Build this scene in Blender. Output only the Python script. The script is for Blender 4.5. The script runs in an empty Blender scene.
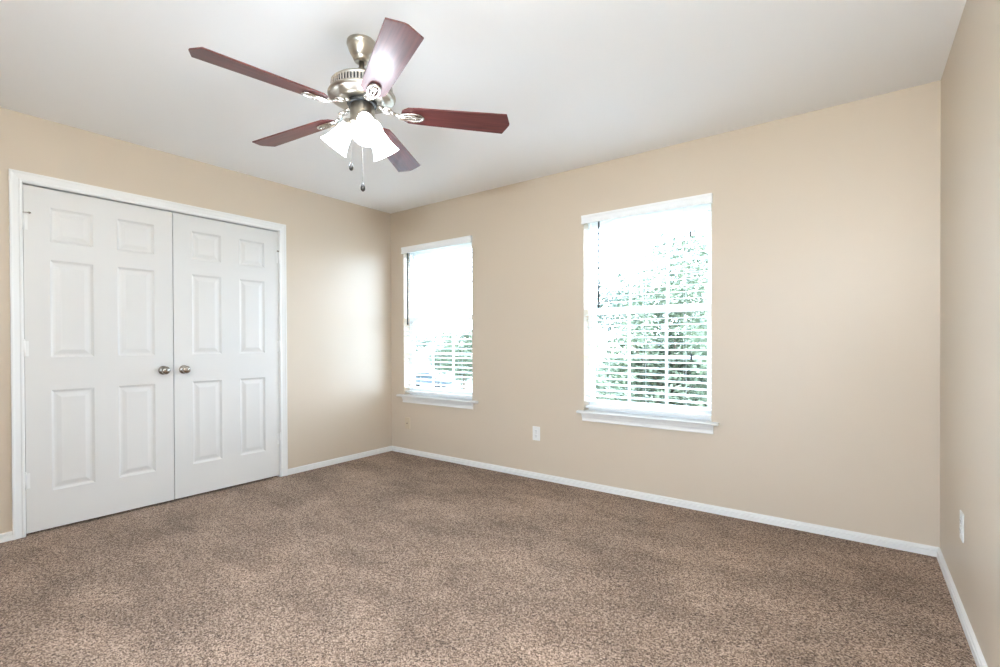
import bpy, math, random
from mathutils import Vector, Matrix

random.seed(7)
PI = math.pi
R = math.radians
SC = bpy.context.scene
COL = SC.collection

# ---------------------------------------------------------------- camera
YAW, PITCH, ROLL = 0.63767, -0.00663, -0.00389
FPX, Y0, CAM_H = 481.53, 345.65, 1.1103
fwd = Vector((-math.sin(YAW), math.cos(YAW), 0)); rgt = Vector((math.cos(YAW), math.sin(YAW), 0)); up = Vector((0, 0, 1))
f2 = fwd * math.cos(PITCH) + up * math.sin(PITCH)
u2 = up * math.cos(PITCH) - fwd * math.sin(PITCH)
r2 = rgt * math.cos(ROLL) + u2 * math.sin(ROLL)
u3 = u2 * math.cos(ROLL) - rgt * math.sin(ROLL)
cam_data = bpy.data.cameras.new('camera')
cam = bpy.data.objects.new('camera', cam_data)
COL.objects.link(cam)
m = Matrix((r2, u3, -f2)).transposed().to_4x4()
m.translation = (0, 0, CAM_H)
cam.matrix_world = m
cam_data.sensor_width = 36.0
cam_data.lens = FPX / 1000 * 36.0
cam_data.shift_y = (Y0 - 333.5) / 1000
cam_data.clip_start = 0.05
cam_data.clip_end = 500
SC.camera = cam

# ---------------------------------------------------------------- world, portals, exposure
SKY = 8.5
LAMP_W = 1.6
SHADE_E = 5.0
FILL_W = 78.0
w = bpy.data.worlds.new('overcast_sky')
SC.world = w
w.use_nodes = True
nt = w.node_tree
bg = nt.nodes['Background']
tc = nt.nodes.new('ShaderNodeTexCoord')
sep = nt.nodes.new('ShaderNodeSeparateXYZ')
ramp = nt.nodes.new('ShaderNodeValToRGB')
nt.links.new(tc.outputs['Generated'], sep.inputs[0])
nt.links.new(sep.outputs['Z'], ramp.inputs[0])
nt.links.new(ramp.outputs[0], bg.inputs[0])
ramp.color_ramp.elements[0].color = (0.78, 0.91, 1.14, 1)
ramp.color_ramp.elements[1].color = (0.76, 0.90, 1.16, 1)
bg.inputs[1].default_value = SKY

def portal(x0, x1, y, z0, z1, face):
    l = bpy.data.lights.new('window_portal', 'AREA')
    l.shape = 'RECTANGLE'; l.size = x1 - x0; l.size_y = z1 - z0; l.energy = 1
    l.cycles.is_portal = True
    o = bpy.data.objects.new('window_portal', l)
    o.location = ((x0 + x1) / 2, y, (z0 + z1) / 2)
    o.rotation_euler = (R(-90) if face < 0 else R(90), 0, 0)
    COL.objects.link(o)

SC.view_settings.view_transform = 'Standard'
SC.view_settings.look = 'None'
SC.view_settings.exposure = 1.12
SC.view_settings.gamma = 1.0
SC.view_settings.use_curve_mapping = False
try:
    SC.cycles.use_denoising = True
    SC.cycles.denoiser = 'OPENIMAGEDENOISE'
    SC.cycles.max_bounces = 12
    SC.cycles.diffuse_bounces = 7
    SC.cycles.transparent_max_bounces = 12
    SC.cycles.sample_clamp_indirect = 8.0
except Exception:
    pass

# room dimensions (metres; camera stands at x=0, y=0)
XL, XR, YB, YF, ZC = -3.858, 0.3435, 3.3244, -0.70, 2.44
T = 0.14
W1 = (-3.668, -2.775, 0.588, 2.062)
W2 = (-1.668, -0.757, 0.588, 2.062)
W3 = (-1.35, -0.45, 0.03, 2.10)   # added glazed opening behind the viewer, lets in fill daylight
portal(W1[0], W1[1], YB + T + .02, W1[2], W1[3], -1)
portal(W2[0], W2[1], YB + T + .02, W2[2], W2[3], -1)
portal(W3[0], W3[1], YF - T - .02, W3[2], W3[3], 1)

# ---------------------------------------------------------------- materials
def mat(name, col, rough=0.5, metal=0.0, spec=0.5, emis=None, es=0.0, coat=0.0):
    m = bpy.data.materials.new(name); m.use_nodes = True
    b = m.node_tree.nodes['Principled BSDF']
    b.inputs['Base Color'].default_value = (*col, 1)
    b.inputs['Roughness'].default_value = rough
    b.inputs['Metallic'].default_value = metal
    b.inputs['Specular IOR Level'].default_value = spec
    b.inputs['Coat Weight'].default_value = coat
    b.inputs['Coat Roughness'].default_value = 0.25
    if emis:
        b.inputs['Emission Color'].default_value = (*emis, 1)
        b.inputs['Emission Strength'].default_value = es
    return m

def P(m): return m.node_tree.nodes['Principled BSDF']

def add_noise_bump(m, scale, strength, dist, detail=2.0):
    n = m.node_tree.nodes; l = m.node_tree.links
    t = n.new('ShaderNodeTexCoord'); no = n.new('ShaderNodeTexNoise'); b = n.new('ShaderNodeBump')
    no.inputs['Scale'].default_value = scale; no.inputs['Detail'].default_value = detail
    b.inputs['Strength'].default_value = strength; b.inputs['Distance'].default_value = dist
    l.new(t.outputs['Object'], no.inputs['Vector']); l.new(no.outputs['Fac'], b.inputs['Height'])
    l.new(b.outputs['Normal'], P(m).inputs['Normal'])

M = {}
M['wall'] = mat('beige_satin_paint', (0.595, 0.505, 0.400), 0.40, spec=0.5)
add_noise_bump(M['wall'], 160, 0.08, 0.002)
M['ceiling'] = mat('white_ceiling_paint', (0.88, 0.873, 0.86), 0.8, spec=0.2)
add_noise_bump(M['ceiling'], 120, 0.08, 0.002)
M['trim'] = mat('white_semigloss_trim', (0.79, 0.785, 0.765), 0.35)
M['door'] = mat('white_door_paint', (0.685, 0.672, 0.645), 0.38)
M['vinyl'] = mat('white_vinyl', (0.82, 0.83, 0.83), 0.4)
M['slat'] = mat('white_blind_slat', (0.86, 0.865, 0.86), 0.4)
M['plastic'] = mat('white_plastic', (0.78, 0.775, 0.76), 0.35)
M['beige_plastic'] = mat('beige_plastic', (0.60, 0.50, 0.36), 0.4)
M['dark'] = mat('dark_slot', (0.02, 0.02, 0.02), 0.6)
M['nickel'] = mat('brushed_nickel', (0.50, 0.455, 0.39), 0.30, 1.0)
M['chrome'] = mat('polished_nickel', (0.66, 0.62, 0.57), 0.24, 1.0)
M['knob'] = mat('satin_nickel_knob', (0.40, 0.36, 0.32), 0.22, 1.0)
M['black'] = mat('black_enamel', (0.015, 0.015, 0.016), 0.35)
M['fob'] = mat('dark_wood_fob', (0.02, 0.016, 0.014), 0.3)
M['wand'] = mat('grey_clear_wand', (0.025, 0.027, 0.028), 0.4)
M['shade'] = mat('lit_frosted_glass', (0.9, 0.88, 0.85), 0.4, emis=(0.90, 1.0, 1.12), es=SHADE_E)
M['bulb'] = mat('lit_bulb', (0.9, 0.88, 0.85), 0.4, emis=(0.92, 1.0, 1.08), es=8.0)
M['cord'] = mat('white_cord', (0.72, 0.73, 0.72), 0.7)
M['chain'] = mat('chain_metal', (0.35, 0.33, 0.31), 0.35, 1.0)

def glass_mat():
    m = bpy.data.materials.new('window_glass'); m.use_nodes = True
    n = m.node_tree.nodes; l = m.node_tree.links
    n.remove(n['Principled BSDF'])
    out = n['Material Output']
    tr = n.new('ShaderNodeBsdfTransparent'); gl = n.new('ShaderNodeBsdfGlossy'); mx = n.new('ShaderNodeMixShader')
    fr = n.new('ShaderNodeFresnel'); fr.inputs[0].default_value = 1.45
    tr.inputs[0].default_value = (0.95, 0.98, 0.97, 1); gl.inputs['Roughness'].default_value = 0.02
    ge = n.new('ShaderNodeNewGeometry'); iv = n.new('ShaderNodeMath'); iv.operation = 'SUBTRACT'; iv.inputs[0].default_value = 1.0
    mu = n.new('ShaderNodeMath'); mu.operation = 'MULTIPLY'
    l.new(ge.outputs['Backfacing'], iv.inputs[1]); l.new(iv.outputs[0], mu.inputs[0]); l.new(fr.outputs[0], mu.inputs[1])
    l.new(mu.outputs[0], mx.inputs[0]); l.new(tr.outputs[0], mx.inputs[1]); l.new(gl.outputs[0], mx.inputs[2])
    l.new(mx.outputs[0], out.inputs[0])
    return m
M['glass'] = glass_mat()

def wood_mat():
    m = mat('cherry_blade_wood', (0.10, 0.02, 0.018), 0.5, spec=0.4, coat=0.38)
    n = m.node_tree.nodes; l = m.node_tree.links
    t = n.new('ShaderNodeTexCoord'); mp = n.new('ShaderNodeMapping'); no = n.new('ShaderNodeTexNoise'); cr = n.new('ShaderNodeValToRGB')
    mp.inputs['Scale'].default_value = (3, 60, 10)
    no.inputs['Scale'].default_value = 1.6; no.inputs['Detail'].default_value = 6
    cr.color_ramp.elements[0].position = 0.3; cr.color_ramp.elements[0].color = (0.075, 0.016, 0.015, 1)
    cr.color_ramp.elements[1].position = 0.72; cr.color_ramp.elements[1].color = (0.15, 0.034, 0.030, 1)
    l.new(t.outputs['Object'], mp.inputs[0]); l.new(mp.outputs[0], no.inputs['Vector'])
    l.new(no.outputs['Fac'], cr.inputs[0]); l.new(cr.outputs[0], P(m).inputs['Base Color'])
    return m
M['wood'] = wood_mat()

def carpet_mat():
    m = mat('brown_carpet', (0.3, 0.22, 0.17), 0.95, spec=0.03)
    n = m.node_tree.nodes; l = m.node_tree.links
    b = P(m)
    b.inputs['Sheen Weight'].default_value = 0.04
    b.inputs['Sheen Roughness'].default_value = 0.6
    t = n.new('ShaderNodeTexCoord')
    # tufts: one tone per tuft
    v = n.new('ShaderNodeTexVoronoi'); v.inputs['Scale'].default_value = 245
    l.new(t.outputs['Object'], v.inputs['Vector'])
    sx = n.new('ShaderNodeSeparateXYZ'); l.new(v.outputs['Color'], sx.inputs[0])
    nf = n.new('ShaderNodeTexNoise'); nf.inputs['Scale'].default_value = 80; nf.inputs['Detail'].default_value = 3.0; nf.inputs['Roughness'].default_value = 0.8
    l.new(t.outputs['Object'], nf.inputs['Vector'])
    av = n.new('ShaderNodeMath'); av.operation = 'MULTIPLY_ADD'; av.inputs[1].default_value = 0.42; 
    l.new(sx.outputs['X'], av.inputs[0])
    hf = n.new('ShaderNodeMath'); hf.operation = 'MULTIPLY'; hf.inputs[1].default_value = 0.58
    l.new(nf.outputs['Fac'], hf.inputs[0]); l.new(hf.outputs[0], av.inputs[2])
    c1 = n.new('ShaderNodeValToRGB')
    e = c1.color_ramp.elements
    e[0].position = 0.28; e[0].color = (0.070, 0.047, 0.034, 1)
    e[1].position = 0.73; e[1].color = (0.58, 0.44, 0.345, 1)
    k = c1.color_ramp.elements.new(0.50); k.color = (0.285, 0.199, 0.147, 1)
    l.new(av.outputs[0], c1.inputs[0])
    # pile lay: broad brushed patches (real wear/brushing marks of the pile)
    mp = n.new('ShaderNodeMapping'); mp.inputs['Rotation'].default_value = (0, 0, R(35)); mp.inputs['Scale'].default_value = (1.0, 1.8, 1)
    l.new(t.outputs['Object'], mp.inputs[0])
    n2 = n.new('ShaderNodeTexNoise'); n2.inputs['Scale'].default_value = 2.0; n2.inputs['Detail'].default_value = 5; n2.inputs['Roughness'].default_value = 0.62
    n2.inputs['Distortion'].default_value = 0.15
    l.new(mp.outputs[0], n2.inputs['Vector'])
    mr = n.new('ShaderNodeMapRange'); mr.inputs['From Min'].default_value = 0.33; mr.inputs['From Max'].default_value = 0.68
    mr.inputs['To Min'].default_value = 0.76; mr.inputs['To Max'].default_value = 1.27
    l.new(n2.outputs['Fac'], mr.inputs['Value'])
    mx = n.new('ShaderNodeVectorMath'); mx.operation = 'SCALE'
    l.new(c1.outputs[0], mx.inputs[0]); l.new(mr.outputs[0], mx.inputs['Scale'])
    l.new(mx.outputs[0], b.inputs['Base Color'])
    bp = n.new('ShaderNodeBump'); bp.inputs['Strength'].default_value = 0.9; bp.inputs['Distance'].default_value = 0.006
    l.new(av.outputs[0], bp.inputs['Height']); l.new(bp.outputs[0], b.inputs['Normal'])
    return m
M['carpet'] = carpet_mat()

def mottled(name, c0, c1, scale, rough=0.9):
    m = mat(name, c0, rough, spec=0.2)
    n = m.node_tree.nodes; l = m.node_tree.links
    t = n.new('ShaderNodeTexCoord'); no = n.new('ShaderNodeTexNoise'); cr = n.new('ShaderNodeValToRGB')
    no.inputs['Scale'].default_value = scale; no.inputs['Detail'].default_value = 5
    cr.color_ramp.elements[0].position = 0.35; cr.color_ramp.elements[0].color = (*c0, 1)
    cr.color_ramp.elements[1].position = 0.65; cr.color_ramp.elements[1].color = (*c1, 1)
    l.new(t.outputs['Object'], no.inputs['Vector']); l.new(no.outputs['Fac'], cr.inputs[0]); l.new(cr.outputs[0], P(m).inputs['Base Color'])
    return m
M['grass'] = mottled('lawn_grass', (0.10, 0.13, 0.10), (0.17, 0.20, 0.16), 1.2)
M['concrete'] = mottled('pale_concrete', (0.55, 0.55, 0.53), (0.65, 0.65, 0.62), 2)
M['leaf'] = mottled('green_leaves', (0.095, 0.125, 0.080), (0.18, 0.21, 0.135), 3.0, 0.6)
M['leaf_dark'] = mottled('deep_green_leaves', (0.11, 0.145, 0.115), (0.18, 0.215, 0.16), 2.0, 0.6)
M['bark'] = mottled('brown_bark', (0.08, 0.06, 0.045), (0.14, 0.11, 0.08), 12)
M['siding'] = mat('pale_siding', (0.62, 0.62, 0.60), 0.8)
M['shingle'] = mottled('pale_shingles', (0.36, 0.36, 0.36), (0.46, 0.45, 0.44), 6)
M['carpaint'] = mat('blue_grey_car_paint', (0.015, 0.028, 0.036), 0.35, 0.0, coat=0.1)
M['carglass'] = mat('dark_car_glass', (0.02, 0.03, 0.035), 0.1)
M['tyre'] = mat('tyre_rubber', (0.02, 0.02, 0.02), 0.8)
M['post'] = mat('dark_post', (0.05, 0.05, 0.05), 0.6)

# ---------------------------------------------------------------- mesh helpers
class MB:
    def __init__(s): s.v = []; s.f = []; s.sm = []
    def add(s, vs, fs, smooth=False):
        o = len(s.v); s.v += [tuple(x) for x in vs]
        for f in fs: s.f.append(tuple(i + o for i in f)); s.sm.append(smooth)
        return s
    def box(s, x0, x1, y0, y1, z0, z1, mtx=None):
        vs = [(x, y, z) for x in (x0, x1) for y in (y0, y1) for z in (z0, z1)]
        if mtx: vs = [mtx @ Vector(v) for v in vs]
        return s.add(vs, [(0, 1, 3, 2), (4, 6, 7, 5), (0, 4, 5, 1), (2, 3, 7, 6), (0, 2, 6, 4), (1, 5, 7, 3)])
    def lathe(s, prof, seg=32, mtx=None, cap=True):
        vs = []; fs = []
        for r, z in prof:
            for k in range(seg):
                a = 2 * PI * k / seg; vs.append(Vector((r * math.cos(a), r * math.sin(a), z)))
        for i in range(len(prof) - 1):
            for k in range(seg):
                a, b = i * seg + k, i * seg + (k + 1) % seg
                fs.append((a, b, b + seg, a + seg))
        if cap:
            fs.append(tuple(range(seg))[::-1]); fs.append(tuple((len(prof) - 1) * seg + k for k in range(seg)))
        if mtx: vs = [mtx @ v for v in vs]
        return s.add(vs, fs, True)
    def tube(s, pts, rad, seg=8, closed=False):
        pts = [Vector(p) for p in pts]; n = len(pts); rings = []
        up0 = Vector((0, 0, 1)); vs = []
        for i, p in enumerate(pts):
            if closed: d = pts[(i + 1) % n] - pts[i - 1]
            else: d = pts[min(i + 1, n - 1)] - pts[max(i - 1, 0)]
            d.normalize()
            a = up0 if abs(d.z) < .9 else Vector((1, 0, 0))
            u = d.cross(a).normalized(); v = d.cross(u).normalized()
            r = rad[i] if isinstance(rad, (list, tuple)) else rad
            for k in range(seg):
                t = 2 * PI * k / seg; vs.append(p + u * (r * math.cos(t)) + v * (r * math.sin(t)))
        fs = []
        for i in range(n if closed else n - 1):
            j = (i + 1) % n
            for k in range(seg):
                k2 = (k + 1) % seg
                fs.append((i * seg + k, i * seg + k2, j * seg + k2, j * seg + k))
        if not closed:
            fs.append(tuple(range(seg))[::-1]); fs.append(tuple((n - 1) * seg + k for k in range(seg)))
        return s.add(vs, fs, True)
    def prism(s, poly, axis, a0, a1):
        """poly: 2D points; extruded along axis (0,1,2) from a0 to a1"""
        def pt(p, a):
            q = [p[0], p[1]]; q.insert(axis, a); return tuple(q)
        n = len(poly)
        vs = [pt(p, a0) for p in poly] + [pt(p, a1) for p in poly]
        fs = [tuple(range(n))[::-1], tuple(range(n, 2 * n))] + [(i, (i + 1) % n, n + (i + 1) % n, n + i) for i in range(n)]
        return s.add(vs, fs)
    def build(s, name, material, parent=None, loc=None, bevel=0, label=None):
        me = bpy.data.meshes.new(name)
        me.from_pydata(s.v, [], s.f); me.update()
        for p, k in zip(me.polygons, s.sm): p.use_smooth = k
        import bmesh
        b = bmesh.new(); b.from_mesh(me); bmesh.ops.recalc_face_normals(b, faces=b.faces); b.to_mesh(me); b.free()
        me.materials.append(material)
        o = bpy.data.objects.new(name, me); COL.objects.link(o)
        if parent: o.parent = parent
        if loc: o.location = loc
        if bevel:
            md = o.modifiers.new('bevel', 'BEVEL'); md.width = bevel; md.segments = 2; md.limit_method = 'ANGLE'; md.angle_limit = R(35)
        if label: o['label'] = label
        return o

def empty(name, loc=(0, 0, 0), rz=0):
    o = bpy.data.objects.new(name, None); o.empty_display_size = .1
    o.location = loc; o.rotation_euler = (0, 0, rz); COL.objects.link(o); return o

def tag(o, label=None, cat=None, group=None, kind=None):
    if label: o['label'] = label
    if cat: o['category'] = cat
    if group: o['group'] = group
    if kind: o['kind'] = kind
    return o

def struct(o, label): return tag(o, label, 'room part', None, 'structure')

# ---------------------------------------------------------------- room shell
fl = MB(); fl.add([(XL - .8, YF - T, 0), (XR + T, YF - T, 0), (XR + T, YB + T, 0), (XL - .8, YB + T, 0)], [(0, 1, 2, 3)])
fl.box(XL - .8, XR + T, YF - T, YB + T, -.2, -.001)
tag(struct(fl.build('floor', M['carpet']), 'mottled brown cut-pile carpet covering the bedroom floor'), cat='floor')
ce = MB(); ce.box(XL - .8, XR + T, YF - T, YB + T, ZC, ZC + .15)
tag(struct(ce.build('ceiling', M['ceiling']), 'flat white painted ceiling above the fan'), cat='ceiling')

def wall_x(y0, y1, holes):     # wall running along x
    b = MB(); xs = XL - T, XR + T; cur = xs[0]
    for a, c, z0, z1 in sorted(holes):
        b.box(cur, a, y0, y1, 0, ZC); b.box(a, c, y0, y1, 0, z0); b.box(a, c, y0, y1, z1, ZC); cur = c
    b.box(cur, xs[1], y0, y1, 0, ZC); return b
tag(struct(wall_x(YB, YB + T, [W1, W2]).build('wall_back', M['wall']), 'beige painted wall with the two blinded windows'), cat='wall')
tag(struct(wall_x(YF - T, YF, [W3]).build('wall_front', M['wall']), 'beige wall behind the viewer'), cat='wall')
DY0, DY1, DZ = 0.582, 2.137, 2.052    # closet opening
b = MB(); b.box(XL - T, XL, YF, DY0, 0, ZC); b.box(XL - T, XL, DY1, YB, 0, ZC); b.box(XL - T, XL, DY0, DY1, DZ, ZC)
tag(struct(b.build('wall_left', M['wall']), 'beige painted wall around the white closet doors'), cat='wall')
b = MB(); b.box(XR, XR + T, YF, YB, 0, ZC)
tag(struct(b.build('wall_right', M['wall']), 'plain beige wall at the right edge'), cat='wall')
b = MB(); b.box(XL - .8, XL - .72, .3, 2.5, 0, ZC); b.box(XL - .72, XL - T, .3, .36, 0, ZC); b.box(XL - .72, XL - T, 2.44, 2.5, 0, ZC)
tag(struct(b.build('wall_closet', M['wall']), 'beige closet interior wall behind the double doors'), cat='wall')

# baseboards
BP = [(0, 0), (.014, 0), (.014, .0275), (.0040, .0290), (.0030, .0330), (.0115, .0350), (.0105, .042), (.004, .049), (0, .049)]
CY0, CY1 = 0.541, 2.181     # outer edges of closet casing
b = MB(); b.prism([(XL + d, z) for d, z in BP], 1, CY1, YB)
b.prism([(XL + d, z) for d, z in BP], 1, YF, CY0)
tag(struct(b.build('baseboard_left', M['trim']), 'low white baseboard along the closet wall'), cat='baseboard')
b = MB(); b.prism([(YB - d, z) for d, z in BP], 0, XL, XR)
tag(struct(b.build('baseboard_back', M['trim']), 'long low white baseboard under the two windows'), cat='baseboard')
b = MB(); b.prism([(XR - d, z) for d, z in BP], 1, YF, YB)
tag(struct(b.build('baseboard_right', M['trim']), 'low white baseboard along the right wall'), cat='baseboard')
b = MB(); b.prism([(YF + d, z) for d, z in BP], 0, XL, XR)
tag(struct(b.build('baseboard_front', M['trim']), 'low white baseboard behind the viewer'), cat='baseboard')

# ---------------------------------------------------------------- closet casing and doors
# casing profile across its width: u = 0 inner edge, 1 outer; second = proud of wall
CP = [(0, 0), (0, .010), (.08, .0125), (.2, .0125), (.3, .010), (.72, .0150), (.86, .0185), (1, .0185), (1, 0)]
ZT = 2.102
def casing(mb):
    iy0, iy1, iz = 0.594, 2.126, 2.043
    oy0, oy1, oz = CY0, CY1, ZT
    n = len(CP); vs = []
    for st in range(4):
        for u, d in CP:
            if st == 0: p = (XL + d, iy0 + (oy0 - iy0) * u, 0)
            if st == 1: p = (XL + d, iy0 + (oy0 - iy0) * u, iz + (oz - iz) * u)
            if st == 2: p = (XL + d, iy1 + (oy1 - iy1) * u, iz + (oz - iz) * u)
            if st == 3: p = (XL + d, iy1 + (oy1 - iy1) * u, 0)
            vs.append(p)
    fs = []
    for st in range(3):
        for i in range(n):
            j = (i + 1) % n; fs.append((st * n + i, st * n + j, (st + 1) * n + j, (st + 1) * n + i))
    mb.add(vs, fs)
b = MB(); casing(b)
# jamb boards lining the opening, behind the door faces
b.box(XL - T, XL + .002, DY0, .5975, 0, 2.052); b.box(XL - T, XL + .002, 2.1225, DY1, 0, 2.052); b.box(XL - T, XL + .002, .5975, 2.1225, 2.0405, 2.052)
tag(struct(b.build('trim_1', M['trim']), 'white moulded casing framing the closet double doors'), cat='door casing')

def make_leaf(y0, y1, z0, z1, rects):
    """door leaf, face at x=0 looking +x, thickness .035; raised panels cut into the face"""
    mb = MB()
    ys = sorted({y0, y1} | {v for r in rects for v in r[:2]}); zs = sorted({z0, z1} | {v for r in rects for v in r[2:]})
    def q(a, b_, c, d, x): return [(x, a, c), (x, b_, c), (x, b_, d), (x, a, d)]
    for i in range(len(ys) - 1):
        for j in range(len(zs) - 1):
            a, b_, c, d = ys[i], ys[i + 1], zs[j], zs[j + 1]
            if any(abs(a - r[0]) < 1e-6 and abs(c - r[2]) < 1e-6 for r in rects): continue
            mb.add(q(a, b_, c, d, 0), [(0, 1, 2, 3)])
    for (a, b_, c, d) in rects:
        steps = [(0, 0), (.005, -.004), (.013, -.0088), (.019, -.0088), (.024, -.0080), (.044, -.0022), (.047, -.0018)]
        vs = []
        for ins, x in steps: vs += q(a + ins, b_ - ins, c + ins, d - ins, x)
        fs = []
        for s_ in range(len(steps) - 1):
            for k in range(4):
                k2 = (k + 1) % 4; fs.append((s_ * 4 + k, s_ * 4 + k2, s_ * 4 + 4 + k2, s_ * 4 + 4 + k))
        L_ = (len(steps) - 1) * 4; fs.append((L_, L_ + 1, L_ + 2, L_ + 3)); mb.add(vs, fs)
    t = -.035
    mb.add([(0, y0, z0), (0, y1, z0), (0, y1, z1), (0, y0, z1), (t, y0, z0), (t, y1, z0), (t, y1, z1), (t, y0, z1)],
           [(0, 1, 5, 4), (1, 2, 6, 5), (2, 3, 7, 6), (3, 0, 4, 7), (4, 5, 6, 7)])
    return mb

def closet_door(name, y0, y1, cols, hinge_y, knob_y, lab, stub):
    root = empty(name, (XL, (y0 + y1) / 2, 0))
    tag(root, lab, 'door', None, 'structure')
    cy = (y0 + y1) / 2
    rects = []
    for a, c in cols:
        for z0, z1 in ((.238, .836), (1.032, 1.611), (1.719, 1.923)):
            rects.append((a - cy, c - cy, z0, z1))
    make_leaf(y0 - cy, y1 - cy, .0145, 2.0315, rects).build('door_panel', M['door'], root)
    # knob: rosette, neck, rounded handle
    kb = MB()
    rot = Matrix.Translation((0, knob_y - cy, .927)) @ Matrix.Rotation(R(90), 4, 'Y')
    kb.lathe([(.0, 0), (.029, 0), (.031, .003), (.029, .007), (.016, .010), (.011, .014), (.0105, .024), (.013, .029), (.022, .033),
              (.0265, .040), (.0275, .047), (.0255, .054), (.019, .0595), (.010, .062), (0, .0625)], 32, rot, cap=False)
    kb.build('door_knob', M['knob'], root, label='round satin nickel knob')
    s = 1 if hinge_y > cy else -1
    for i, z in enumerate((.318, 1.085, 1.818)):
        h = MB(); hy = hinge_y - cy
        h.lathe([(.0, -.047), (.006, -.047), (.0062, .047), (0, .047)], 12, Matrix.Translation((.0055, hy, z)), cap=False)
        h.lathe([(.004, .047), (.0065, .050), (.003, .054)], 12, Matrix.Translation((.0055, hy, z)))
        h.box(-.001, .0018, hy - s * .021, hy, z - .044, z + .044)
        ho = h.build('hinge', M['trim'], root)
        if i == 2 and stub:
            g = MB()
            g.tube([(.006, hy, z + .052), (.022, hy - s * .010, z + .052), (.034, hy - s * .030, z + .050)], .0028, 8)
            g.lathe([(.0, 0), (.006, 0), (.006, .008), (0, .008)], 12, Matrix.Translation((.032, hy - s * .028, z + .050)) @ Matrix.Rotation(R(-90 * s), 4, 'X') , cap=False)
            g.build('hinge_stop', M['knob'], ho, label='small metal hinge pin stop')
    return root
closet_door('door_1', .5995, 1.3508, [(.712, .914), (1.036, 1.241)], .596, 1.290,
            'white six-panel closet door leaf, left of the pair', True)
closet_door('door_2', 1.3556, 2.1205, [(1.472, 1.672), (1.806, 2.003)], 2.124, 1.416,
            'white six-panel closet door leaf, right of the pair', True)

# ---------------------------------------------------------------- windows
def make_window(name, W, lab, yin, side, sill=True, horn=.07):
    """W = x0,x1,z0,z1; yin = room-side wall plane; side=+1 if outside is towards +y"""
    x0, x1, z0, z1 = W
    root = empty(name, ((x0 + x1) / 2, yin, z0)); tag(root, lab, 'window', None, 'structure')
    cx = (x0 + x1) / 2; hw = (x1 - x0) / 2; H = z1 - z0
    s = side
    def bx(mb, a, b_, y0, y1, c, d): mb.box(a, b_, min(s * y0, s * y1), max(s * y0, s * y1), c, d)
    f = MB(); fw = .016
    bx(f, -hw, -hw + fw, .075, .138, 0, H); bx(f, hw - fw, hw, .075, .138, 0, H)
    bx(f, -hw + fw, hw - fw, .075, .138, 0, .03); bx(f, -hw + fw, hw - fw, .075, .138, H - .03, H)
    f.build('window_frame', M['vinyl'], root, bevel=.002)
    zm = H * .515
    def sash(nm, ya, yb, c, d, bot, top):
        m_ = MB(); st = .030; a, b_ = -hw + fw, hw - fw
        bx(m_, a, a + st, ya, yb, c, d); bx(m_, b_ - st, b_, ya, yb, c, d)
        bx(m_, a + st, b_ - st, ya, yb, c, c + bot); bx(m_, a + st, b_ - st, ya, yb, d - top, d)
        o = m_.build(nm, M['vinyl'], root, bevel=.002)
        mu = MB(); ym = (ya + yb) / 2
        for k in (1, 2):
            x = a + st + (b_ - a - 2 * st) * k / 3; bx(mu, x - .008, x + .008, ym - .004, ym + .008, c + bot, d - top)
        zz = (c + bot + d - top) / 2; bx(mu, a + st, b_ - st, ym - .0035, ym + .0075, zz - .008, zz + .008)
        mu.build('muntin_grid', M['vinyl'], o)
        g = MB(); bx(g, a + st - .004, b_ - st + .004, ym - .0015, ym + .0015, c + bot - .004, d - top + .004)
        g.build('glass_pane', M['glass'], o)
    sash('lower_sash', .080, .104, .03, zm + .022, .05, .04)
    sash('upper_sash', .108, .132, zm - .022, H - .03, .04, .035)
    if sill:
        st = MB()
        # stool with rounded nose and horns, reaching back into the opening
        prof = [(-.034, -.018), (-.042, -.014), (-.045, -.008), (-.042, -.002), (-.034, .0015), (0, .002), (0, -.018)]
        hx = hw + horn
        st.prism([(s * y, z) for y, z in prof], 0, -hx, hx)
        bx(st, -hw, hw, 0, .076, -.018, .002)
        st.build('window_sill', M['trim'], root)
        ap = MB()
        pr = [(0, -.018), (-.026, -.018), (-.027, -.024), (-.020, -.030), (-.018, -.040), (-.012, -.050), (-.011, -.062), (-.013, -.070), (-.011, -.076), (0, -.076)]
        ap.prism([(s * y, z) for y, z in pr], 0, -hw - .012, hw + .012)
        ap.build('window_apron', M['trim'], root)
    return root
make_window('window_1', W1, 'white single-hung window nearest the room corner', YB, 1)
make_window('window_2', W2, 'wider-looking white single-hung window in the middle of the back wall', YB, 1, horn=.046)
make_window('fill_window', W3, 'added glazed opening behind the viewer, for fill daylight', YF, -1, sill=False)

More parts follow.
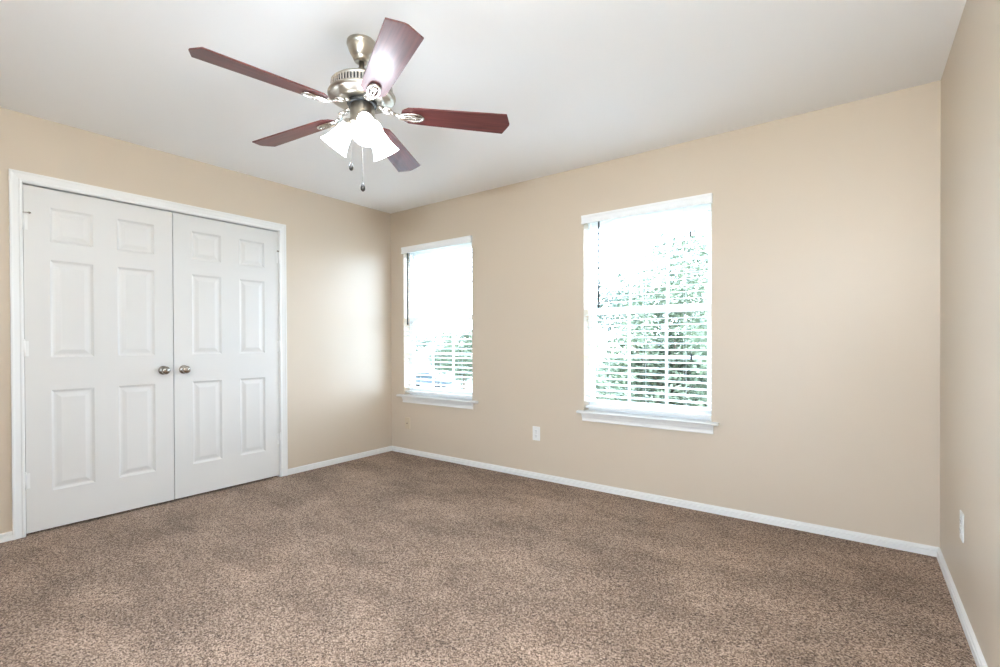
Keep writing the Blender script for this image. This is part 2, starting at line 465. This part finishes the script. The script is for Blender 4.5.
def make_blind(W, lab, group, wand_x, wand_z, cord_x, tassels, tilt):
    x0, x1, z0, z1 = W
    cx = (x0 + x1) / 2; hw = (x1 - x0) / 2 - .006
    root = empty('window_blind', (cx, YB + .036, z0)); tag(root, lab, 'window blind', group)
    H = z1 - z0
    v = MB()
    vw = (x1 - x0) / 2 + .008
    pr = [(-.062, H + .004), (-.062, H - .008), (-.058, H - .014), (-.058, H - .046), (-.062, H - .052), (-.062, H - .058), (-.052, H - .058), (-.052, H + .004)]
    v.prism(pr, 0, -vw, vw)
    v.box(-vw, -vw + .008, -.054, -.036, H - .058, H + .004); v.box(vw - .008, vw, -.054, -.036, H - .058, H + .004)
    v.build('valance', M['slat'], root)
    h = MB(); h.box(-hw, hw, -.025, .025, H - .045, H - .002); h.build('headrail', M['slat'], root, bevel=.002)
    n = 31; top = H - .068; bot = .052
    sl = MB()
    ct, st_ = math.cos(tilt), math.sin(tilt)
    for i in range(n):
        z = bot + (top - bot) * (i + .5) / n
        # slightly crowned slat, room edge lower
        pts = []
        for k in range(5):
            t = -1 + k / 2; y = .0245 * t; c = .0022 * (1 - t * t)
            pts.append((y * ct - c * st_, z + y * st_ + c * ct))
        low = [(y + .0022 * st_, zz - .0026 * ct) for y, zz in pts][::-1]
        sl.prism(pts + low, 0, -hw, hw)
    sl.build('slats', M['slat'], root)
    r = MB(); r.box(-hw, hw, -.025, .025, .022, .040); r.build('bottom_rail', M['slat'], root, bevel=.003)
    for fx in (-.62, 0, .62):
        c = MB()
        for yy in (-.0265, .0265):
            c.tube([(fx * hw, yy, .03), (fx * hw, yy, H - .045)], .0009, 6)
        c.build('ladder_cord', M['cord'], root)
    wd = MB(); wd.tube([(wand_x - cx, -.040, H - .05), (wand_x - cx, -.042, wand_z - z0)], .0070, 8)
    wd.lathe([(.0, 0), (.0078, 0), (.0082, .03), (.005, .034), (0, .034)], 10, Matrix.Translation((wand_x - cx, -.042, wand_z - z0 - .01)), cap=False)
    wd.build('tilt_wand', M['wand'], root, label='thin grey tilt wand')
    for tz, dx in tassels:
        lc = MB(); lc.tube([(cord_x - cx + dx, -.040, H - .05), (cord_x - cx + dx, -.040, tz - z0 + .02)], .0009, 6)
        lo = lc.build('lift_cord', M['cord'], root)
        ta = MB(); ta.lathe([(.0, .02), (.003, .02), (.006, .0), (.0065, -.018), (.004, -.022), (0, -.022)], 12, Matrix.Translation((cord_x - cx + dx, -.040, tz - z0)), cap=False)
        ta.build('tassel', M['wand'], lo, label='small grey cord tassel')
    return root
TILT = R(6)
make_blind(W1, 'white slatted blind, open, in the narrower-looking window near the corner', 'white window blinds', -3.605, 1.30, -2.86, [], TILT)
make_blind(W2, 'white slatted blind, open, in the middle window with leaves close behind', 'white window blinds', -1.542, 1.375, -.888, [(1.83, 0), (1.01, .006)], TILT)

# ---------------------------------------------------------------- outlets
def plate(root, w, h, m_, d=.005):
    p = MB(); p.box(-w / 2, w / 2, -d, 0, -h / 2, h / 2); return p.build('cover_plate', m_, root, bevel=.002)
def outlet(loc, rz, lab):
    root = empty('electrical_outlet', loc, rz); tag(root, lab, 'outlet', 'white duplex outlets')
    plate(root, .070, .114, M['plastic'])
    for s in (1, -1):
        p = MB()
        poly = [(.0165 * math.cos(a) * 1.05, s * .0195 + max(-.0135, min(.0135, .0175 * math.sin(a)))) for a in [k * PI / 12 for k in range(24)]]
        vs = [(x, -.0072, z) for x, z in poly] + [(x, -.004, z) for x, z in poly]; n = 24
        p.add(vs, [tuple(range(n)), tuple(range(n, 2 * n))[::-1]] + [(i, (i + 1) % n, n + (i + 1) % n, n + i) for i in range(n)])
        r_ = p.build('receptacle', M['plastic'], root)
        q = MB(); z = s * .0195
        q.box(-.0075, -.0055, -.0076, -.006, z - .001, z + .007); q.box(.0055, .0075, -.0076, -.006, z - .001, z + .006)
        q.lathe([(0, 0), (.0024, 0), (.0024, .0015), (0, .0015)], 10, Matrix.Translation((0, -.0061, z - .007)) @ Matrix.Rotation(R(90), 4, 'X'), cap=False)
        q.build('slot', M['dark'], r_, label='dark plug slots')
    k = MB(); k.lathe([(0, 0), (.003, 0), (.0025, .0012), (0, .0014)], 12, Matrix.Translation((0, -.005, 0)) @ Matrix.Rotation(R(90), 4, 'X'), cap=False)
    k.build('screw', M['nickel'], root)
outlet((-2.097, YB, .368), 0, 'white duplex outlet on the back wall between the two windows')
outlet((XR, 2.663, .362), R(-90), 'white duplex outlet on the right wall near the corner, seen edge-on')
root = empty('cable_outlet', (-3.62, YB, .305)); tag(root, 'beige cable outlet plate low on the back wall under the corner window', 'outlet')
plate(root, .070, .114, M['beige_plastic'])
k = MB(); k.lathe([(0, 0), (.0075, 0), (.0075, .003), (.0048, .003), (.0048, .011), (0, .011)], 16, Matrix.Translation((0, -.005, 0)) @ Matrix.Rotation(R(90), 4, 'X'), cap=False)
k.build('cable_jack', M['knob'], root, label='metal threaded cable jack')

# ---------------------------------------------------------------- ceiling fan
FX, FY = -1.7620, 1.357
fan = empty('ceiling_fan', (FX, FY, ZC)); tag(fan, 'brushed nickel ceiling fan with five cherry wood blades and three lit glass shades', 'ceiling fan')
# the rod hangs a hair out of plumb
fan.rotation_mode = 'QUATERNION'
from mathutils import Quaternion
fan.rotation_quaternion = Quaternion(fwd, R(-0.7)) @ Quaternion(rgt, R(-1.0))
def Z(z): return z - ZC
def lathe_part(nm, prof, m_, seg=48, **k):
    b_ = MB(); b_.lathe([(r, Z(z)) for r, z in prof], seg, cap=False); return b_.build(nm, m_, fan, **k)
lathe_part('canopy', [(0, 2.4395), (.060, 2.4395), (.0625, 2.437), (.0635, 2.428), (.0615, 2.421), (.059, 2.419), (.058, 2.412), (.055, 2.402), (.049, 2.388), (.043, 2.378), (.0415, 2.376), (.040, 2.372),
                      (.037, 2.371), (.036, 2.362), (.032, 2.354), (.022, 2.349), (.018, 2.352), (0, 2.352)], M['nickel'])
lathe_part('downrod', [(0, 2.375), (.0115, 2.375), (.0115, 2.322), (.020, 2.318), (.022, 2.300), (0, 2.300)], M['nickel'], 24)
house = lathe_part('motor_housing', [(0, 2.270), (.030, 2.270), (.060, 2.267), (.098, 2.262), (.122, 2.254), (.131, 2.247), (.132, 2.241), (.126, 2.238),
                                     (.126, 2.208), (.134, 2.206), (.143, 2.202), (.1455, 2.198), (.144, 2.191), (.134, 2.186), (.128, 2.186), (.122, 2.183), (.108, 2.179),
                                     (.104, 2.176), (.098, 2.173), (.085, 2.172), (0, 2.172)], M['nickel'])
# vertical cooling fins around the vent band
vt = MB()
for k in range(60):
    a = 2 * PI * k / 60
    mt = Matrix.Rotation(a, 4, 'Z')
    vt.box(.124, .1325, -.0036, .0036, Z(2.2075), Z(2.2385), mt)
vt.build('vent_fins', M['chrome'], house)
vd = MB(); vd.lathe([(.1262, Z(2.209)), (.1270, Z(2.209)), (.1270, Z(2.237)), (.1262, Z(2.237))], 60, cap=False)
vd.build('vent_slots', M['black'], house, label='dark slots between the fins')
lathe_part('flywheel', [(0, 2.174), (.062, 2.174), (.064, 2.171), (.064, 2.160), (.061, 2.156), (.048, 2.155), (0, 2.155)], M['black'], label='black ring under the motor')
sw = lathe_part('switch_housing', [(0, 2.157), (.050, 2.157), (.0525, 2.154), (.0525, 2.096), (.055, 2.091), (.056, 2.085), (.052, 2.076), (.040, 2.067), (.018, 2.060), (.012, 2.050), (.006, 2.045), (0, 2.045)], M['nickel'])

BZ = 2.128; PITCHB = R(12)
def blade_poly():
    # x along radius, y across
    return [(.172, -.030), (.200, -.050), (.250, -.054), (.638, -.0665), (.661, -.006), (.661, .006), (.638, .0665), (.250, .054), (.200, .050), (.172, .030), (.166, 0)]
blade0 = None; iron0 = None
def blade_mesh():
    n_ = blade_poly(); mb = MB(); n = len(n_); t = .003
    mb.add([(x, y, -t) for x, y in n_] + [(x, y, t) for x, y in n_], [tuple(range(n))[::-1], tuple(range(n, 2 * n))] + [(i, (i + 1) % n, n + (i + 1) % n, n + i) for i in range(n)])
    return mb
def iron_mesh():
    """blade bracket: arm from the flywheel, scroll boss, open oval loop under the blade root (local frame of tilted blade)"""
    mb = MB(); zz = -.009
    # oval loop
    pts = [(.212 + .054 * math.cos(a), .0225 * math.sin(a) * (1.0 + .15 * math.cos(a)), zz) for a in [k * 2 * PI / 28 for k in range(28)]]
    mb.tube(pts, .0052, 8, closed=True)
    # inner bars, like a split leaf
    mb.tube([(.160, 0, zz), (.19, .006, zz - .001), (.225, .007, zz), (.263, .0, zz)], .0036, 8)
    mb.tube([(.160, 0, zz), (.19, -.006, zz - .001), (.225, -.007, zz), (.263, .0, zz)], .0036, 8)
    # arm
    def strip(ps):
        for i in range(len(ps) - 1):
            (x0, h0, z0, t0), (x1, h1, z1, t1) = ps[i], ps[i + 1]
            mb.add([(x0, -h0, z0 - t0), (x0, h0, z0 - t0), (x0, h0, z0 + t0), (x0, -h0, z0 + t0), (x1, -h1, z1 - t1), (x1, h1, z1 - t1), (x1, h1, z1 + t1), (x1, -h1, z1 + t1)],
                   [(0, 1, 5, 4), (1, 2, 6, 5), (2, 3, 7, 6), (3, 0, 4, 7), (0, 3, 2, 1), (4, 5, 6, 7)], True)
    strip([(.062, .013, .026, .004), (.090, .011, .024, .004), (.115, .009, .014, .004), (.140, .008, .000, .004), (.165, .011, -.008, .004)])
    # round scroll boss on the arm
    pts = [(.106 + .019 * math.cos(a), .019 * math.sin(a), .017) for a in [k * 2 * PI / 20 for k in range(20)]]
    mb.tube(pts, .0042, 8, closed=True)
    mb.tube([(.106 + .010 * math.cos(a), .010 * math.sin(a), .015) for a in [k * 2 * PI / 16 for k in range(16)]], .0032, 8, closed=True)
    # mounting plate pressed to the blade with three screw heads
    mb.lathe([(0, -.006), (.018, -.006), (.018, -.003), (0, -.003)], 20, Matrix.Translation((.212, 0, 0)), cap=False)
    for x, y in ((.185, 0), (.232, .013), (.232, -.013)):
        mb.lathe([(0, -.009), (.004, -.008), (.005, -.004), (0, -.004)], 12, Matrix.Translation((x, y, 0)), cap=False)
    return mb
PH = 262.5
for k in range(5):
    a = R(PH - 72 * k)
    mt = Matrix.Translation((0, 0, Z(BZ))) @ Matrix.Rotation(a, 4, 'Z') @ Matrix.Translation((.2, 0, 0)) @ Matrix.Rotation(R(1.3), 4, 'Y') @ Matrix.Translation((-.2, 0, 0)) @ Matrix.Rotation(-PITCHB, 4, 'X')
    if k == 0:
        blade0 = blade_mesh().build('blade', M['wood'], fan, bevel=.0015); iron0 = iron_mesh().build('blade_iron', M['chrome'], fan)
        bo, io = blade0, iron0
    else:
        bo = blade0.copy(); io = iron0.copy(); COL.objects.link(bo); COL.objects.link(io)
    bo.parent = fan; io.parent = fan; bo.matrix_local = mt; io.matrix_local = mt

# lamp shades
TS = R(38)
for k, az in enumerate((-29.4, 90.6, -149.4)):
    a = R(az)
    # local z axis points along the shade towards its mouth
    mouth = Vector((.135 * math.cos(a), .135 * math.sin(a), Z(1.982)))
    d = Vector((math.sin(TS) * math.cos(a), math.sin(TS) * math.sin(a), -math.cos(TS)))
    q = d.to_track_quat('Z', 'Y').to_matrix().to_4x4()
    L_ = .125
    neck = mouth - d * L_
    mt = Matrix.Translation(neck) @ q
    arm = MB()
    arm.tube([(.03 * math.cos(a), .03 * math.sin(a), Z(2.088)), (.045 * math.cos(a), .045 * math.sin(a), Z(2.094)), tuple(neck - d * .012)], .008, 10)
    arm.lathe([(0, -.022), (.016, -.020), (.026, -.010), (.029, .004), (.029, .012), (.026, .012), (.024, .002), (0, .0)], 24, mt, cap=False)
    arm.build('shade_holder', M['nickel'], fan)
    sh = MB()
    prof = [(.022, .000), (.027, .004), (.032, .018), (.036, .036), (.041, .060), (.047, .085), (.055, .108), (.064, .125), (.0615, .1255), (.0525, .108), (.0445, .085), (.0385, .060), (.0335, .036), (.029, .018), (.020, .003)]
    sh.lathe(prof, 40, cap=False)
    so = sh.build('lamp_shade', M['shade'], fan); so.matrix_local = mt
    bu = MB(); bu.lathe([(0, .006), (.012, .008), (.013, .030), (.018, .045), (.025, .062), (.026, .072), (.021, .086), (.010, .094), (0, .096)], 24, cap=False)
    bob = bu.build('bulb', M['bulb'], so)
    l = bpy.data.lights.new('bulb_light', 'POINT'); l.energy = LAMP_W; l.color = (.90, 1.0, 1.12); l.shadow_soft_size = .045
    lo = bpy.data.objects.new('bulb_light', l); COL.objects.link(lo); lo.parent = fan; lo.location = neck + d * (L_ + .008)

def pull_chain(dx, dy, ztop, zbot):
    c = MB(); n = int((ztop - zbot) / .006)
    for i in range(n):
        z = Z(ztop) - i * (ztop - zbot) / n
        c.lathe([(0, -.0013), (.0009, -.0009), (.0013, 0), (.0009, .0009), (0, .0013)], 6, Matrix.Translation((dx, dy, z)), cap=False)
    c.tube([(dx, dy, Z(ztop)), (dx, dy, Z(zbot))], .0004, 5)
    co = c.build('pull_chain', M['chain'], fan)
    f = MB(); f.lathe([(0, .002), (.003, .001), (.0045, -.004), (.009, -.014), (.0105, -.022), (.009, -.030), (.004, -.036), (0, -.037)], 16, Matrix.Translation((dx, dy, Z(zbot))), cap=False)
    f.build('chain_fob', M['fob'], co, label='dark wooden pull fob')
# image-left and towards the viewer
pull_chain(-.803 * .046 + .595 * .02, -.595 * .046 - .803 * .02, 2.075, 1.900)
pull_chain(.803 * .008 + .595 * .035, .595 * .008 - .803 * .035, 2.070, 1.803)

# ---------------------------------------------------------------- added uplighter, unseen fill light behind the viewer
LX, LY = 0.11, -0.47
fl_ = empty('fill_lamp', (LX, LY, 0)); tag(fl_, 'added unseen brushed metal uplighter, ceiling fill light behind the viewer', 'fill lamp')
b = MB(); b.lathe([(0, 0), (.13, 0), (.132, .006), (.125, .018), (.03, .026), (.014, .034), (0, .034)], 40, cap=False); b.build('base', M['nickel'], fl_)
b = MB(); b.lathe([(0, .03), (.012, .03), (.012, 1.56), (0, 1.56)], 20, cap=False); b.build('pole', M['nickel'], fl_)
b = MB(); b.lathe([(0, 1.545), (.03, 1.548), (.09, 1.575), (.15, 1.62), (.185, 1.665), (.190, 1.668), (.186, 1.672), (.146, 1.628), (.088, 1.583), (.03, 1.556), (0, 1.555)], 48, cap=False)
b.build('lamp_shade', M['nickel'], fl_)
b = MB(); b.lathe([(0, 1.556), (.014, 1.558), (.014, 1.575), (.03, 1.60), (.032, 1.615), (.024, 1.635), (0, 1.645)], 24, cap=False); b.build('bulb', M['bulb'], fl_)
l = bpy.data.lights.new('fill_uplight', 'POINT'); l.energy = FILL_W; l.color = (.90, .985, 1.05); l.shadow_soft_size = .05
lo = bpy.data.objects.new('fill_uplight', l); COL.objects.link(lo); lo.parent = fl_; lo.location = (0, 0, 1.70)

# ---------------------------------------------------------------- outside
GZ = -2.9
g = MB(); g.add([(-140, 3.6, GZ), (60, 3.6, GZ), (60, 150, GZ), (-140, 150, GZ), (-140, -60, GZ), (60, -60, GZ), (60, 3.6, GZ), (-140, 3.6, GZ)], [(0, 1, 2, 3), (4, 5, 6, 7)])
tag(g.build('lawn', M['grass']), 'grass ground beyond the windows', 'lawn', None, 'structure')
d = MB(); d.prism([(-60, 28.5), (12, 15.5), (13, 20.5), (-60, 36)], 2, GZ - .05, GZ + .03)
tag(d.build('street', M['concrete']), 'pale concrete street seen through the corner window', 'street', None, 'structure')

bk = MB(); bk.box(-3.2, 1.6, YF - T - 3.2, YF - T, -.20, -.03)  # added unseen slab, pale so it bounces sky light to the ceiling
tag(bk.build('added_balcony', M['concrete']), 'added pale concrete slab behind the viewer, bounces sky light indoors', 'added_balcony', None, 'structure')

def tree(loc, crown, cz, rad, n, leaf, mname, lab, lobes=9, trunk_r=.12, seed=1, sparse=0):
    rnd = random.Random(seed)
    root = empty('tree', (loc[0], loc[1], GZ)); tag(root, lab, 'tree')
    t = MB(); zc = cz - GZ
    t.tube([(0, 0, -.05), (.03, .02, zc * .45), (-.03, .05, zc * .8), (0, 0, zc + rad * .4)], [trunk_r, trunk_r * .8, trunk_r * .55, trunk_r * .15], 10)
    for k in range(lobes):
        a = rnd.uniform(0, 2 * PI); e = rnd.uniform(-.2, 1.0)
        z0 = zc * rnd.uniform(.55, .9); r_ = rad * rnd.uniform(.6, .95)
        t.tube([(0, .02, z0), (r_ * .5 * math.cos(a), r_ * .5 * math.sin(a), z0 + r_ * .35 * e + .1), (r_ * math.cos(a), r_ * math.sin(a), z0 + r_ * e * .8 + .2)],
               [trunk_r * .4, trunk_r * .22, trunk_r * .06], 6)
    t.build('trunk', M['bark'], root)
    cl = [(rnd.gauss(0, .42) * rad, rnd.gauss(0, .42) * rad, zc + rnd.gauss(0, .42) * crown, rad * rnd.uniform(.28, .5)) for _ in range(lobes * 3)]
    f = MB()
    for i in range(n):
        c = rnd.choice(cl); v = Vector((rnd.gauss(0, 1), rnd.gauss(0, 1), rnd.gauss(0, 1))).normalized() * c[3] * rnd.random() ** .4
        p = Vector(c[:3]) + v
        if p.z < .4: continue
        ax = Vector((rnd.gauss(0, 1), rnd.gauss(0, 1), rnd.gauss(0, .6))).normalized()
        bx_ = ax.cross(Vector((rnd.gauss(0, .4), rnd.gauss(0, .4), 1))).normalized()
        L2 = leaf * rnd.uniform(.7, 1.3)
        nrm = ax.cross(bx_) * L2 * .12
        f.add([p, p + ax * L2 * .5 + bx_ * L2 * .28 + nrm, p + ax * L2, p + ax * L2 * .5 - bx_ * L2 * .28 + nrm], [(0, 1, 2), (0, 2, 3)])
    me = bpy.data.meshes.new('foliage'); me.from_pydata(f.v, [], f.f); me.update(); me.materials.append(M[mname])
    o = bpy.data.objects.new('foliage', me); COL.objects.link(o); o.parent = root
    return root
tree((-3.45, 11.6), 2.1, 0.3, 2.1, 26000, .13, 'leaf', 'leafy green tree close behind the middle window', 10, .13, 3)
tree((-4.6, 18.5), 3.4, 1.1, 3.3, 34000, .17, 'leaf_dark', 'darker green tree behind and right of the leafy one', 9, .14, 5)
tree((-20.0, 23.1), 1.7, 0.1, 1.9, 16000, .18, 'leaf', 'small green tree seen at the right side of the corner window', 8, .12, 8)
tree((-54, 54), 1.4, 0.6, 4.2, 5000, .45, 'leaf_dark', 'far green tree seen left in the corner window, above the car', 8, .2, 11)
tree((-39, 60), 1.2, 0.6, 3.8, 5000, .45, 'leaf_dark', 'far green tree between the leftmost far tree and the small near one', 8, .2, 12)

def house(loc, rz, lab):
    root = empty('house', (loc[0], loc[1], GZ), rz); tag(root, lab, 'house')
    b_ = MB(); b_.box(-5, 5, -4, 4, 0, 2.7); b_.build('wall', M['siding'], root)
    r_ = MB(); r_.add([(-5.5, -4.5, 2.6), (5.5, -4.5, 2.6), (5.5, 4.5, 2.6), (-5.5, 4.5, 2.6), (-3, 0, 4.3), (3, 0, 4.3)], [(0, 1, 5, 4), (1, 2, 5), (2, 3, 4, 5), (3, 0, 4), (0, 3, 2, 1)])
    r_.build('roof', M['shingle'], root)
    for x in (-2.8, 0, 2.8):
        w_ = MB(); w_.box(x - .6, x + .6, -4.06, -3.98, 1.0, 2.1); wf = w_.build('window', M['trim'], root)
        p_ = MB(); p_.box(x - .5, x + .5, -4.075, -4.05, 1.1, 2.0); p_.build('pane', M['carglass'], wf)
house((-40.5, 46.5), R(35), 'pale low house beyond the street in the corner window')

def car(loc, rz):
    root = empty('car', (loc[0], loc[1], GZ + .03), rz); tag(root, 'dark blue-grey car parked beyond the corner window', 'car')
    prof = [(-2.1, .35), (-2.12, .75), (-1.9, .9), (-1.35, .95), (-.8, 1.38), (.55, 1.42), (1.15, .98), (1.95, .85), (2.12, .65), (2.1, .35)]
    b_ = MB(); b_.prism([(x, z) for x, z in prof], 1, -.82, .82); b_.build('body', M['carpaint'], root, bevel=.06)
    gl = MB()
    for y in (-.835, .82): gl.prism([(-1.15, .98), (-.72, 1.31), (.5, 1.34), (.95, .98)], 1, y, y + .015)
    gl.build('side_window', M['carglass'], root)
    for x in (-1.3, 1.3):
        for y in (-.85, .67):
            wv = MB(); wv.lathe([(0, 0), (.30, 0), (.33, .03), (.33, .15), (.30, .18), (0, .18)], 24, Matrix.Translation((x, y, .33)) @ Matrix.Rotation(R(-90), 4, 'X'), cap=False)
            wv.build('wheel', M['tyre'], root)
car((-30.4, 30.2), R(20))
root = empty('mailbox', (-25.6, 29.3, GZ)); tag(root, 'dark mailbox on a post by the street in the corner window', 'mailbox')
p_ = MB(); p_.box(-.05, .05, -.05, .05, 0, 1.0); p_.build('post', M['post'], root)
p_ = MB(); p_.prism([(-.14, 1.0), (.14, 1.0), (.14, 1.2), (.1, 1.3), (0, 1.34), (-.1, 1.3), (-.14, 1.2)], 1, -.28, .28); p_.build('box', M['post'], root)
